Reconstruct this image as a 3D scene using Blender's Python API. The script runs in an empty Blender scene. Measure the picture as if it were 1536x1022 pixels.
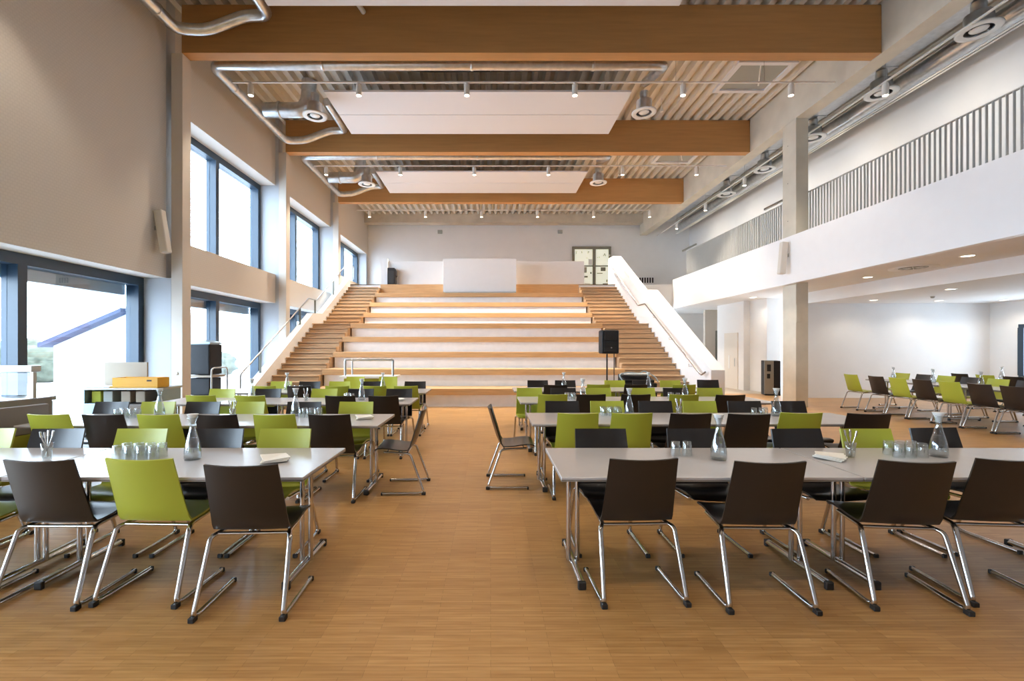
import bpy, bmesh, math, random
from mathutils import Vector, Matrix
R = math.radians
random.seed(7)
SC = bpy.context.scene
COL = SC.collection

# ------------------------------------------------------------------ materials
def new_mat(name):
    m = bpy.data.materials.new(name); m.use_nodes = True
    nt = m.node_tree; nt.nodes.clear()
    out = nt.nodes.new('ShaderNodeOutputMaterial')
    return m, nt, out

def pbr(name, col, rough=0.5, metal=0.0, spec=0.5, var=0.0, vscale=4.0, bump=0.0, bscale=60.0, stretch=(1, 1, 1), coat=0.0, emit=None, estr=0.0):
    m, nt, out = new_mat(name)
    b = nt.nodes.new('ShaderNodeBsdfPrincipled')
    b.inputs['Base Color'].default_value = (*col, 1)
    b.inputs['Roughness'].default_value = rough
    b.inputs['Metallic'].default_value = metal
    b.inputs['Specular IOR Level'].default_value = spec
    b.inputs['Coat Weight'].default_value = coat
    if emit:
        b.inputs['Emission Color'].default_value = (*emit, 1)
        b.inputs['Emission Strength'].default_value = estr
    tc = nt.nodes.new('ShaderNodeTexCoord')
    mp = nt.nodes.new('ShaderNodeMapping'); mp.inputs['Scale'].default_value = stretch
    nt.links.new(tc.outputs['Object'], mp.inputs['Vector'])
    n = nt.nodes.new('ShaderNodeTexNoise'); n.inputs['Scale'].default_value = vscale
    n.inputs['Detail'].default_value = 4
    nt.links.new(mp.outputs['Vector'], n.inputs['Vector'])
    if var > 0:
        cr = nt.nodes.new('ShaderNodeValToRGB')
        cr.color_ramp.elements[0].position = 0.3; cr.color_ramp.elements[1].position = 0.7
        cr.color_ramp.elements[0].color = (*[c * (1 - var) for c in col], 1)
        cr.color_ramp.elements[1].color = (*[min(1, c * (1 + var)) for c in col], 1)
        nt.links.new(n.outputs['Fac'], cr.inputs['Fac'])
        nt.links.new(cr.outputs['Color'], b.inputs['Base Color'])
    if bump > 0:
        n2 = nt.nodes.new('ShaderNodeTexNoise'); n2.inputs['Scale'].default_value = bscale
        nt.links.new(mp.outputs['Vector'], n2.inputs['Vector'])
        bp = nt.nodes.new('ShaderNodeBump'); bp.inputs['Strength'].default_value = bump
        bp.inputs['Distance'].default_value = 0.01
        nt.links.new(n2.outputs['Fac'], bp.inputs['Height'])
        nt.links.new(bp.outputs['Normal'], b.inputs['Normal'])
    nt.links.new(b.outputs['BSDF'], out.inputs['Surface'])
    return m

def glassy(name, tint=(1, 1, 1), refl=0.08, edge=0.4, rough=0.02):
    m, nt, out = new_mat(name)
    t = nt.nodes.new('ShaderNodeBsdfTransparent'); t.inputs['Color'].default_value = (*tint, 1)
    g = nt.nodes.new('ShaderNodeBsdfGlossy'); g.inputs['Roughness'].default_value = rough
    lw = nt.nodes.new('ShaderNodeLayerWeight'); lw.inputs['Blend'].default_value = 0.35
    mr = nt.nodes.new('ShaderNodeMapRange')
    mr.inputs['To Min'].default_value = refl; mr.inputs['To Max'].default_value = edge
    mx = nt.nodes.new('ShaderNodeMixShader')
    nt.links.new(lw.outputs['Facing'], mr.inputs['Value'])
    nt.links.new(mr.outputs['Result'], mx.inputs['Fac'])
    nt.links.new(t.outputs['BSDF'], mx.inputs[1]); nt.links.new(g.outputs['BSDF'], mx.inputs[2])
    nt.links.new(mx.outputs['Shader'], out.inputs['Surface'])
    return m

def parquet(name, c1, c2, c3):
    m, nt, out = new_mat(name)
    b = nt.nodes.new('ShaderNodeBsdfPrincipled')
    b.inputs['Roughness'].default_value = 0.36
    b.inputs['Specular IOR Level'].default_value = 0.45
    tc = nt.nodes.new('ShaderNodeTexCoord')
    br = nt.nodes.new('ShaderNodeTexBrick')
    br.inputs['Scale'].default_value = 1.0
    br.inputs['Brick Width'].default_value = 0.30
    br.inputs['Row Height'].default_value = 0.024
    br.inputs['Mortar Size'].default_value = 0.0008
    br.inputs['Color1'].default_value = (*c1, 1); br.inputs['Color2'].default_value = (*c2, 1)
    br.inputs['Mortar'].default_value = (*[c * 0.55 for c in c2], 1)
    br.offset = 0.37; br.offset_frequency = 3
    nt.links.new(tc.outputs['Object'], br.inputs['Vector'])
    br2 = nt.nodes.new('ShaderNodeTexBrick')
    br2.inputs['Scale'].default_value = 1.0
    br2.inputs['Brick Width'].default_value = 0.60; br2.inputs['Row Height'].default_value = 0.30
    br2.inputs['Mortar Size'].default_value = 0.0
    br2.inputs['Color1'].default_value = (1, 1, 1, 1); br2.inputs['Color2'].default_value = (0.86, 0.84, 0.82, 1)
    nt.links.new(tc.outputs['Object'], br2.inputs['Vector'])
    mp = nt.nodes.new('ShaderNodeMapping'); mp.inputs['Scale'].default_value = (3, 45, 1)
    nt.links.new(tc.outputs['Object'], mp.inputs['Vector'])
    nz = nt.nodes.new('ShaderNodeTexNoise'); nz.inputs['Scale'].default_value = 1.3; nz.inputs['Detail'].default_value = 6
    nt.links.new(mp.outputs['Vector'], nz.inputs['Vector'])
    cr = nt.nodes.new('ShaderNodeValToRGB')
    cr.color_ramp.elements[0].position = 0.35; cr.color_ramp.elements[0].color = (*c3, 1)
    cr.color_ramp.elements[1].position = 0.62; cr.color_ramp.elements[1].color = (1, 1, 1, 1)
    nt.links.new(nz.outputs['Fac'], cr.inputs['Fac'])
    m1 = nt.nodes.new('ShaderNodeMix'); m1.data_type = 'RGBA'; m1.blend_type = 'MULTIPLY'; m1.inputs[0].default_value = 1
    m2 = nt.nodes.new('ShaderNodeMix'); m2.data_type = 'RGBA'; m2.blend_type = 'MULTIPLY'; m2.inputs[0].default_value = 1
    nt.links.new(br.outputs['Color'], m1.inputs[6]); nt.links.new(br2.outputs['Color'], m1.inputs[7])
    nt.links.new(m1.outputs[2], m2.inputs[6]); nt.links.new(cr.outputs['Color'], m2.inputs[7])
    nt.links.new(m2.outputs[2], b.inputs['Base Color'])
    nt.links.new(b.outputs['BSDF'], out.inputs['Surface'])
    return m

def perforated(name, col):
    m, nt, out = new_mat(name)
    b = nt.nodes.new('ShaderNodeBsdfPrincipled'); b.inputs['Roughness'].default_value = 0.85
    b.inputs['Specular IOR Level'].default_value = 0.2
    tc = nt.nodes.new('ShaderNodeTexCoord')
    br = nt.nodes.new('ShaderNodeTexBrick'); br.inputs['Scale'].default_value = 1
    br.inputs['Brick Width'].default_value = 0.06; br.inputs['Row Height'].default_value = 0.045; br.offset = 0.5
    br.inputs['Mortar Size'].default_value = 0.006
    br.inputs['Color1'].default_value = (*col, 1); br.inputs['Color2'].default_value = (*[c * .99 for c in col], 1)
    br.inputs['Mortar'].default_value = (*[c * .93 for c in col], 1)
    sx = nt.nodes.new('ShaderNodeSeparateXYZ'); cx = nt.nodes.new('ShaderNodeCombineXYZ')
    nt.links.new(tc.outputs['Object'], sx.inputs[0])
    nt.links.new(sx.outputs['Y'], cx.inputs['X']); nt.links.new(sx.outputs['Z'], cx.inputs['Y'])
    nt.links.new(cx.outputs[0], br.inputs['Vector'])
    nt.links.new(br.outputs['Color'], b.inputs['Base Color'])
    nt.links.new(b.outputs['BSDF'], out.inputs['Surface'])
    return m

M = {}
M['floor'] = parquet('oak_parquet', (0.58, 0.335, 0.13), (0.49, 0.27, 0.098), (0.84, 0.78, 0.70))
M['stonefloor'] = pbr('stone_floor', (0.45, 0.38, 0.30), 0.4, var=0.08, vscale=3)
M['white'] = pbr('white_paint', (0.84, 0.845, 0.85), 0.7, spec=0.3, var=0.015, vscale=2)
M['white_gloss'] = pbr('white_lacquer', (0.87, 0.88, 0.90), 0.35, var=0.01)
M['cladding'] = perforated('acoustic_cladding', (0.64, 0.60, 0.55))
M['pier'] = pbr('pier_paint', (0.46, 0.48, 0.51), 0.75, var=0.03, vscale=2)
M['greige'] = pbr('greige_paint', (0.62, 0.56, 0.49), 0.75, var=0.02, vscale=2)
M['concrete'] = pbr('concrete', (0.50, 0.46, 0.39), 0.8, var=0.10, vscale=2.2, bump=0.15, bscale=25)
M['concrete_pale'] = pbr('concrete_column', (0.62, 0.575, 0.48), 0.75, var=0.08, vscale=2.0, bump=0.1, bscale=25)
M['deck'] = pbr('roof_deck', (0.68, 0.64, 0.57), 0.5, var=0.03)
M['glulam'] = pbr('glulam', (0.44, 0.225, 0.075), 0.6, var=0.08, vscale=2.0, stretch=(0.6, 8, 9))
M['oak'] = pbr('oak_boards', (0.56, 0.35, 0.17), 0.5, var=0.13, vscale=2.2, stretch=(0.8, 10, 12))
M['oak_step'] = pbr('oak_steps', (0.50, 0.33, 0.185), 0.5, var=0.10, vscale=2.2, stretch=(1.2, 10, 12))
M['riser'] = pbr('white_riser', (0.86, 0.88, 0.92), 0.6, var=0.03, vscale=6)
M['frame'] = pbr('window_frame', (0.022, 0.045, 0.075), 0.35, spec=0.5)
M['glass'] = glassy('window_glass', (0.97, 0.99, 1.0), 0.04, 0.35, 0.0)
M['black_shell'] = pbr('black_shell', (0.016, 0.013, 0.012), 0.30, spec=0.6)
M['green_shell'] = pbr('green_shell', (0.43, 0.47, 0.05), 0.36, spec=0.5)
M['chrome'] = pbr('chrome', (0.62, 0.60, 0.58), 0.14, metal=1.0)
M['cap'] = pbr('rubber', (0.014, 0.013, 0.013), 0.5)
M['top'] = pbr('grey_laminate', (0.48, 0.46, 0.455), 0.24, spec=0.5, var=0.02)
M['edge'] = pbr('laminate_edge', (0.22, 0.19, 0.16), 0.45)
M['galv'] = pbr('galvanised', (0.60, 0.61, 0.62), 0.28, metal=0.9, var=0.12, vscale=9)
M['panel'] = pbr('white_panel', (0.77, 0.77, 0.79), 0.8, spec=0.2)
M['lamp_white'] = pbr('lamp_white', (0.8, 0.78, 0.74), 0.4)
M['lens'] = pbr('lamp_lens', (1, 1, 1), 0.4, emit=(1.0, 0.86, 0.66), estr=14)
M['downlens'] = pbr('downlight_lens', (1, 1, 1), 0.4, emit=(1.0, 0.88, 0.70), estr=9)
M['dark'] = pbr('dark_plastic', (0.014, 0.014, 0.016), 0.6, spec=0.3)
M['speaker_white'] = pbr('speaker_white', (0.66, 0.62, 0.56), 0.5)
M['steel'] = pbr('brushed_steel', (0.42, 0.42, 0.41), 0.3, metal=1.0, var=0.05)
M['yellow'] = pbr('yellow_plastic', (0.72, 0.36, 0.006), 0.4)
M['beige'] = pbr('beige_board', (0.34, 0.28, 0.21), 0.6)
M['greyfabric'] = pbr('grey_fabric', (0.24, 0.22, 0.205), 0.9, bump=0.2, bscale=200)
M['greenfabric'] = pbr('green_fabric', (0.33, 0.34, 0.03), 0.85, bump=0.2, bscale=200)
M['carafe'] = glassy('carafe_glass', (0.95, 0.97, 0.98), 0.07, 0.55, 0.05)
M['water'] = glassy('water', (0.93, 0.95, 0.96), 0.05, 0.4, 0.03)
M['tumbler'] = glassy('tumbler_glass', (0.95, 0.97, 0.97), 0.10, 0.55, 0.1)
M['lid'] = pbr('white_lid', (0.82, 0.82, 0.80), 0.4)
M['paper'] = pbr('paper', (0.86, 0.84, 0.78), 0.8)
M['bluegrey'] = pbr('blue_grey_metal', (0.30, 0.38, 0.42), 0.35, metal=0.3)
M['outwall'] = pbr('white_render', (0.55, 0.57, 0.62), 0.9, var=0.03)
M['outroof'] = pbr('pale_blue_roof', (0.022, 0.033, 0.075), 0.8)
M['outground'] = pbr('snowy_ground', (0.55, 0.57, 0.60), 0.9, var=0.05, vscale=1)
M['bush'] = pbr('pale_foliage', (0.062, 0.072, 0.05), 0.9, var=0.3, vscale=6)
M['door'] = pbr('door_white', (0.72, 0.66, 0.58), 0.6)
M['doorframe'] = pbr('door_frame', (0.16, 0.16, 0.13), 0.5)
M['doorpane'] = pbr('papered_pane_glow', (0.85, 0.87, 0.75), 0.6, emit=(0.95, 1.0, 0.82), estr=0.45)  # emission stands in for daylight behind the papers
M['notice'] = pbr('grey_notice', (0.33, 0.34, 0.31), 0.7)
M['vend'] = pbr('vending_front', (0.30, 0.28, 0.24), 0.35, metal=0.3)
M['red'] = pbr('red_plastic', (0.7, 0.06, 0.04), 0.5)
M['baluster'] = pbr('baluster_white', (0.56, 0.57, 0.56), 0.55)

# ------------------------------------------------------------------ mesh builder
class MB:
    def __init__(s): s.v = []; s.f = []; s.sm = []
    def add(s, vs, fs, smooth=False):
        b = len(s.v); s.v += [tuple(v) for v in vs]
        s.f += [tuple(b + i for i in f) for f in fs]; s.sm += [smooth] * len(fs); return s
    def box(s, x0, x1, y0, y1, z0, z1):
        vs = [(x, y, z) for z in (z0, z1) for y in (y0, y1) for x in (x0, x1)]
        return s.add(vs, [(0, 2, 3, 1), (4, 5, 7, 6), (0, 1, 5, 4), (2, 6, 7, 3), (0, 4, 6, 2), (1, 3, 7, 5)])
    def bbox(s, x0, x1, y0, y1, z0, z1, b=0.01, seg=2):
        bm = bmesh.new(); bmesh.ops.create_cube(bm, size=1)
        for v in bm.verts:
            v.co = Vector(((x0 + x1) / 2 + v.co.x * (x1 - x0), (y0 + y1) / 2 + v.co.y * (y1 - y0), (z0 + z1) / 2 + v.co.z * (z1 - z0)))
        bmesh.ops.bevel(bm, geom=list(bm.edges), offset=b, segments=seg, affect='EDGES', profile=0.5)
        bm.verts.index_update()
        s.add([v.co.copy() for v in bm.verts], [[v.index for v in f.verts] for f in bm.faces]); bm.free(); return s
    def prism(s, poly, axis, a, b):
        def p(u, w, t):
            return {'x': (t, u, w), 'y': (u, t, w), 'z': (u, w, t)}[axis]
        n = len(poly)
        vs = [p(u, w, a) for u, w in poly] + [p(u, w, b) for u, w in poly]
        fs = [tuple(range(n))[::-1], tuple(range(n, 2 * n))] + [(i, (i + 1) % n, n + (i + 1) % n, n + i) for i in range(n)]
        return s.add(vs, fs)
    def lathe(s, prof, c=(0, 0, 0), seg=20, smooth=True, axis='z'):
        vs = []; fs = []
        for (r, z) in prof:
            for k in range(seg):
                a = 2 * math.pi * k / seg
                q = (r * math.cos(a), r * math.sin(a), z)
                if axis == 'x': q = (q[2], q[0], q[1])
                if axis == 'y': q = (q[0], q[2], q[1])
                vs.append((c[0] + q[0], c[1] + q[1], c[2] + q[2]))
        for i in range(len(prof) - 1):
            for k in range(seg):
                fs.append((i * seg + k, i * seg + (k + 1) % seg, (i + 1) * seg + (k + 1) % seg, (i + 1) * seg + k))
        s.add(vs, fs, smooth)
        return s
    def cyl(s, c, r, h, seg=20, axis='z', r2=None):
        r2 = r if r2 is None else r2
        s.lathe([(r, 0), (r2, h)], c, seg, True, axis)
        s.lathe([(0.0001, 0), (r, 0)], c, seg, False, axis); s.lathe([(r2, h), (0.0001, h)], c, seg, False, axis)
        return s
    def tube(s, pts, r, seg=10, caps=True, sx=1.0):
        pts = [Vector(p) for p in pts]; rings = []
        n = len(pts); up = None
        for i, p in enumerate(pts):
            d = (pts[min(i + 1, n - 1)] - pts[max(i - 1, 0)]).normalized()
            if up is None:
                up = Vector((0, 0, 1)) if abs(d.z) < 0.9 else Vector((0, 1, 0))
            a = d.cross(up)
            if a.length < 1e-4: a = d.cross(Vector((1, 0, 0)))
            a.normalize(); bb = a.cross(d).normalized(); up = bb
            rings.append([p + a * (r * sx * math.cos(2 * math.pi * k / seg)) + bb * (r * math.sin(2 * math.pi * k / seg)) for k in range(seg)])
        vs = [q for ring in rings for q in ring]
        fs = [(i * seg + k, i * seg + (k + 1) % seg, (i + 1) * seg + (k + 1) % seg, (i + 1) * seg + k) for i in range(n - 1) for k in range(seg)]
        s.add(vs, fs, True)
        if caps:
            s.add(rings[0], [tuple(range(seg))[::-1]]); s.add(rings[-1], [tuple(range(seg))])
        return s
    def mesh(s, name):
        me = bpy.data.meshes.new(name); me.from_pydata(s.v, [], s.f)
        me.polygons.foreach_set('use_smooth', s.sm); me.update(); 
        bm = bmesh.new(); bm.from_mesh(me); bmesh.ops.recalc_face_normals(bm, faces=bm.faces); bm.to_mesh(me); bm.free()
        return me
    def build(s, name, mat, parent=None, loc=(0, 0, 0), rz=0.0):
        me = s.mesh(name); me.materials.append(M[mat] if isinstance(mat, str) else mat)
        o = bpy.data.objects.new(name, me); COL.objects.link(o)
        o.location = loc; o.rotation_euler = (0, 0, rz)
        if parent is not None: o.parent = parent
        return o

def rounded(pts, r, n=5):
    pts = [Vector(p) for p in pts]; out = [pts[0]]
    for i in range(1, len(pts) - 1):
        a, b, c = pts[i - 1], pts[i], pts[i + 1]
        ra = min(r, (a - b).length * .49, (c - b).length * .49)
        p0 = b + (a - b).normalized() * ra; p1 = b + (c - b).normalized() * ra
        for k in range(n + 1):
            t = k / n
            out.append(p0 * (1 - t) ** 2 + b * 2 * t * (1 - t) + p1 * t * t)
    out.append(pts[-1]); return out

def tag(o, label=None, cat=None, group=None, kind=None):
    if label: o['label'] = label
    if cat: o['category'] = cat
    if group: o['group'] = group
    if kind: o['kind'] = kind
    return o
def empty(name, loc=(0, 0, 0), rz=0, label=None, cat=None, group=None):
    o = bpy.data.objects.new(name, None); COL.objects.link(o)
    o.location = loc; o.rotation_euler = (0, 0, rz); o.empty_display_size = 0.1
    return tag(o, label, cat, group)
def copy_tree(o, loc=None, rz=None, label=None, group=None, parent=None):
    c = o.copy(); COL.objects.link(c)
    if parent is not None: c.parent = parent
    if loc is not None: c.location = loc
    if rz is not None: c.rotation_euler = (0, 0, rz)
    if label: c['label'] = label
    if group: c['group'] = group
    for ch in list(o.children): copy_tree(ch, parent=c)
    return c
def struct(name, mb, mat, parent=None):
    o = mb.build(name, mat, parent)
    if parent is None: o['kind'] = 'structure'
    return o
ORD = ['first', 'second', 'third', 'fourth', 'fifth', 'sixth', 'seventh', 'eighth', 'ninth', 'tenth', 'eleventh', 'twelfth']

# ------------------------------------------------------------------ key dimensions (metres)
CAM_Z = 1.537
F_UP = 4.24            # upper floor level
DECK = 8.47            # underside of roof deck
BEAMS = [9.15, 13.79, 18.53]

# ------------------------------------------------------------------ floors
struct('floor', MB().box(-7.3, 15.5, -6.2, 15.2, -0.12, 0.0).box(-7.3, 5.63, 15.2, 20.6, -0.12, 0), 'floor')
struct('floor_corridor', MB().box(5.63, 15.5, 15.2, 22.6, -0.12, 0.0), 'stonefloor')
slab = MB().box(7.9, 15.5, -6.2, 19.3, 3.23, F_UP).box(-7.3, 15.5, 19.32, 24.2, 3.23, F_UP)
slab.box(9.7, 15.5, -6.2, 13.9, 2.9, 3.23).box(5.63, 7.9, 19.29, 19.33, 3.23, F_UP)
struct('floor_upper', slab, 'white')

# ------------------------------------------------------------------ ceiling: trapezoidal roof deck
cd = MB(); poly = []
x = -7.3; z0 = DECK; z1 = DECK + 0.15
while x < 15.4:
    poly += [(x, z0), (x + 0.11, z0), (x + 0.15, z1), (x + 0.26, z1)]; x += 0.30
top = [(x, z1 + 0.1), (-7.3, z1 + 0.1)]
n = len(poly); vs = []
for (u, w) in poly: vs.append((u, -6.2, w))
for (u, w) in poly: vs.append((u, 24.2, w))
cd.add(vs, [(i, i + 1, n + i + 1, n + i) for i in range(n - 1)])
cd.box(-7.3, x, -6.2, 24.2, z1 + 0.02, z1 + 0.12)
struct('ceiling', cd, 'deck')

# ------------------------------------------------------------------ left (window) wall
XW, XC = -7.25, -6.55
wl = MB()
wl.box(XW, XC, -6.2, 9.15, 2.95, 8.6)                 # tall cladding above the near windows
wl.box(XW, XC, 9.41, 13.79, 2.9, 3.77).box(XW, XC, 9.41, 13.79, 6.48, 8.6)
wl.box(XW, XC, 14.05, 18.53, 2.9, 3.77).box(XW, XC, 14.05, 18.53, 6.48, 8.6)
wl.box(XW, XC, 18.79, 24.2, 0, 4.7).box(XW, XC, 18.79, 24.2, 6.5, 8.6)
struct('wall_left', wl, 'cladding')
pr = MB()
for y in (4.5, 9.15, 13.79, 18.53):
    pr.box(XW, -6.45, y, y + 0.26, 0, 2.95 if y < 9.2 else 8.6)
    if 9 < y < 9.2: pr.box(XW, XC, y, y + 0.26, 2.95, 8.6)
pr.box(XW, XC - .01, 18.79, 19.3, 4.7, 6.5).box(XW, XC - .01, 23.9, 24.2, 4.7, 6.5)
pr.box(XW, -6.98, -6.2, 18.6, -0.02, 0.06)
struct('wall_left_pier', pr, 'pier')
wins = [(-6.0, 4.5, 0.06, 2.95, [-3.4, -0.8, 1.8]), (4.76, 9.15, 0.06, 2.95, [6.78]), (9.41, 13.79, 0.06, 2.9, [11.62]),
        (9.41, 13.79, 3.77, 6.48, [11.62]), (14.05, 18.53, 0.06, 2.9, [16.3]), (14.05, 18.53, 3.77, 6.48, [16.3]), (19.3, 23.9, 4.7, 6.5, [21.6])]
for i, (y0, y1, za, zb, mul) in enumerate(wins):
    fr = MB(); t = 0.09
    fr.box(XW, -7.0, y0, y1, zb - 0.17, zb).box(XW, -7.0, y0, y1, za, za + t)
    fr.box(XW, -7.0, y0, y0 + t, za + t, zb - .17).box(XW, -7.0, y1 - t - .05, y1, za + t, zb - .17)
    w = struct('window_%d' % (i + 1), fr, 'frame')
    for y in mul:
        MB().box(XW, -7.0, y - 0.07, y + 0.07, za + t, zb - .17).build('mullion', 'frame', w)
    ed = [y0 + t] + [q for y in mul for q in (y - .07, y + .07)] + [y1 - t - .05]
    for k in range(0, len(ed), 2):
        MB().box(-7.17, -7.15, ed[k], ed[k + 1], za + t, zb - .17).build('pane', 'glass', w)
    # grey lowered blind packs outside the upper edge
    if zb < 3.2:
        MB().box(-7.45, -7.3, y0 + .1, y1 - .1, zb - 0.36, zb - .02).build('blind_box', 'bluegrey', w)

# concrete columns, window side
for i, y in enumerate((9.15, 13.79, 18.53)):
    c = empty('concrete_column', (-6.335, y + .13, 0), 0, 'slim grey column between the windows, %s from the camera end' % ORD[i], 'column', 'columns on the window side')
    MB().bbox(-.115, .115, -.13, .13, 0, 7.49, .008).build('shaft', 'greige', c)
    if i == 0:
        for z in (1.02, .74):
            MB().lathe([(.0001, 0), (.035, 0), (.03, -.014), (.0001, -.014)], (0.0, -.13, z), 12, axis='y').build('socket', 'lid', c)
# right column
c = empty('concrete_column', (8.06, 12.0, 0), 0, 'tall pale square column carrying the balcony side girder', 'column')
MB().bbox(-.16, .16, -.27, .27, 0, 7.49, .01).build('shaft', 'concrete_pale', c)
MB().bbox(-.13, -.0, -.285, -.271, 2.2, 2.65, .004).build('cover_plate', 'concrete_pale', c).location = (-.03, 0, 0)
for z in (6.9, 5.9, 4.9):
    MB().cyl((-.163, .05, z), .012, .004, 10, 'x').build('tie_hole', 'dark', c)

# ------------------------------------------------------------------ girder and beams
struct('trim_girder', MB().box(7.9, 8.27, -6.2, 24, 7.49, DECK + .1), 'concrete_pale')
struct('trim_back_beam', MB().box(-6.55, 7.9, 23.5, 24, 8.03, DECK + .1), 'concrete')
for i, y in enumerate(BEAMS):
    b = MB().bbox(-6.24, 7.89, y, y + 0.26, 7.495, DECK - .002, .006).build('timber_beam', 'glulam')
    tag(b, 'laminated timber roof beam, %s from the camera, spanning the whole hall' % ORD[i], 'beam', 'timber roof beams')

# ------------------------------------------------------------------ other walls
struct('wall_back', MB().box(-7.25, 15.5, 24.2, 24.4, F_UP, 8.7), 'white')
struct('wall_back_lower', MB().box(-7.25, 15.5, 22.4, 22.6, 0, 3.23), 'white')
struct('wall_balcony', MB().box(10.6, 10.8, -6.2, 24.2, F_UP, 8.7), 'white')
cw = MB().box(9.72, 15.5, 13.9, 14.1, 0, 3.23)
cw.box(9.46, 9.9, 15.5, 15.7, 0, 3.23)
cw.box(9.38, 9.46, 15.4, 16.4, 0, 3.23)
cw.box(9.15, 9.46, 16.4, 16.6, 0, 3.23).box(9.15, 9.25, 16.6, 18.3, 0, 3.23)
cw.box(9.25, 12, 18.2, 18.4, 0, 3.23)
struct('wall_dining', cw, 'white')
struct('wall_corridor', MB().box(10.6, 10.75, 18.4, 22.4, 0, 3.23).box(9.55, 10.6, 20.2, 20.35, 0, 3.23), 'greige')
rw = MB().box(15.3, 15.5, 13.15, 13.9, 0, 2.9).box(15.3, 15.5, -6.2, 10.9, .62, 2.22).box(15.3, 15.5, -6.2, 13.15, 0, .62).box(15.3, 15.5, -6.2, 13.15, 2.22, 2.9)
struct('wall_right', rw, 'white')
fr = MB().box(15.305, 15.42, 10.9, 13.15, .62, .74).box(15.305, 15.42, 10.9, 13.15, 2.12, 2.22).box(15.28, 15.42, 13.0, 13.15, .74, 2.12)
w = struct('window_8', fr, 'frame')
for y in (12.0,):
    MB().box(15.28, 15.42, y - .06, y + .06, .74, 2.12).build('mullion', 'frame', w)
MB().box(15.36, 15.38, 10.9, 13.0, .74, 2.12).build('pane', 'glass', w)
# wall behind the camera
struct('wall_front', MB().box(-7.25, 15.5, -6.4, -6.2, 0, 8.7), 'white')

# balcony fascia
struct('trim_fascia', MB().box(7.75, 7.9, -6.2, 19.3, 3.2, 4.43), 'white_gloss')

# ------------------------------------------------------------------ balcony railing panels
def railing(y0, y1, idx):
    t = empty('railing_panel', (8.33, y0, F_UP), 0, 'pale upright-slat balcony railing panel, %s along from the camera end' % ORD[idx], 'railing', 'railing panels along the balcony edge')
    L = y1 - y0
    bm_ = MB().box(-.021, .021, -.006, .006, 0.02, 1.38).mesh('baluster'); bm_.materials.append(M['baluster'])
    n = int(round(L / 0.1))
    for k in range(n):
        o = bpy.data.objects.new('baluster', bm_); COL.objects.link(o); o.parent = t; o.location = (0, 0.04 + k * (L - .08) / (n - 1), 0)
    MB().box(-.03, .03, 0.0, L - .03, 1.38, 1.395).build('top_rail', 'baluster', t)
    MB().box(-.03, .03, 0.0, L - .03, 0.0, .02).build('bottom_rail', 'baluster', t)
ys = [6.06, 8.06, 10.06, 12.06, 14.06, 16.06, 18.06, 19.26]
for k in range(7): railing(ys[k], ys[k + 1], k)
# slim rail plates on the balcony wall
for k, y in enumerate((12.5, 18.4)):
    t = MB().bbox(8.05 - .02, 8.05 + .04, y, y + 1.3, 5.72, 5.78, .006).build('rail_plate', 'steel')
    t.location = (0.28, 0, 0)
    tag(t, 'dark slim plate lying along the balcony railing top, %s one' % ('nearer' if k == 0 else 'farther'), 'rail plate')

# ------------------------------------------------------------------ staircases and seating terrace
RZ = 0.157; RUN = 0.281
def step_y(k): return 11.271 + (k - 1) * RUN if k <= 15 else 16.2 + (k - 16) * RUN
def stairs(x0, x1, label):
    t = empty('staircase', ((x0 + x1) / 2, 11.27, 0), 0, label, 'staircase')
    hw = (x1 - x0) / 2
    for k in range(1, 27):
        y0 = step_y(k) - 11.27; y1 = step_y(k + 1) - 11.27
        z = k * RZ; zb = max(0, z - 0.62)
        s = MB().box(-hw, hw, y0, y0 + .02, zb, z - .060).box(-hw, hw, y0 + .06, y1 + .002, zb, z - .035).box(-hw, hw, y0 - .03, y1 - .002, z - .034, z)
        s.build('step', 'oak_step', t)
    return t
stairs(3.76, 5.29, 'oak staircase on the balcony side of the white tiered seating')
stairs(-5.97, -4.71, 'oak staircase on the window side of the white tiered seating')
tr = empty('tiered_seating', (0, 11.83, 0), 0, 'wide tiered seating of oak boards with white risers between two staircases', 'tiered seating')
TY = [11.83, 12.67, 13.52, 14.36, 15.2, 16.76, 17.6, 18.45, 19.291]
for k in range(8):
    z = .471 * (k + 1); y0 = TY[k] - 11.83; y1 = TY[k + 1] - 11.83
    MB().bbox(-4.69, 3.74, y0 - .04, y1, z - .16, z, .006).build('seat_board', 'oak', tr)
    MB().box(-4.66, 3.71, y0 + .02, y1, z - .471, z - .163).build('riser', 'riser', tr)
MB().box(-4.69, 3.74, TY[8] - 11.83, TY[8] - 11.83 + .03, .471 * 8 + .002, F_UP).build('end_board', 'oak', tr)
# landing edge board upstairs
struct('trim_landing', MB().box(-6.5, 5.3, 19.32, 24.2, F_UP - .03, F_UP + .004), 'oak')

# stair parapet on the balcony side
prof = [(10.9, 0), (10.9, 1.0), (15.3, 3.5), (16.05, 3.5), (19.6, 5.5), (20.3, 5.55), (20.45, 5.4), (20.45, F_UP + .01), (19.28, F_UP + .01), (19.28, 0)]
p = empty('stair_parapet', (5.46, 10.9, 0), 0, 'thick white sloping parapet beside the balcony side staircase', 'parapet')
MB().prism([(a - 10.9, b) for a, b in prof], 'x', -.16, .17).build('parapet_wall', 'white_gloss', p)
# low stringer wall on the window side
prof = [(10.9, 0), (10.9, .26), (15.25, 2.70), (16.1, 2.76), (19.28, 4.52), (19.28, 0)]
MBs = MB().prism(prof, 'x', -6.18, -5.975)
tag(MBs.build('stringer_wall', 'white'), 'low white sloping wall edging the window side staircase', 'wall')

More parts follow.
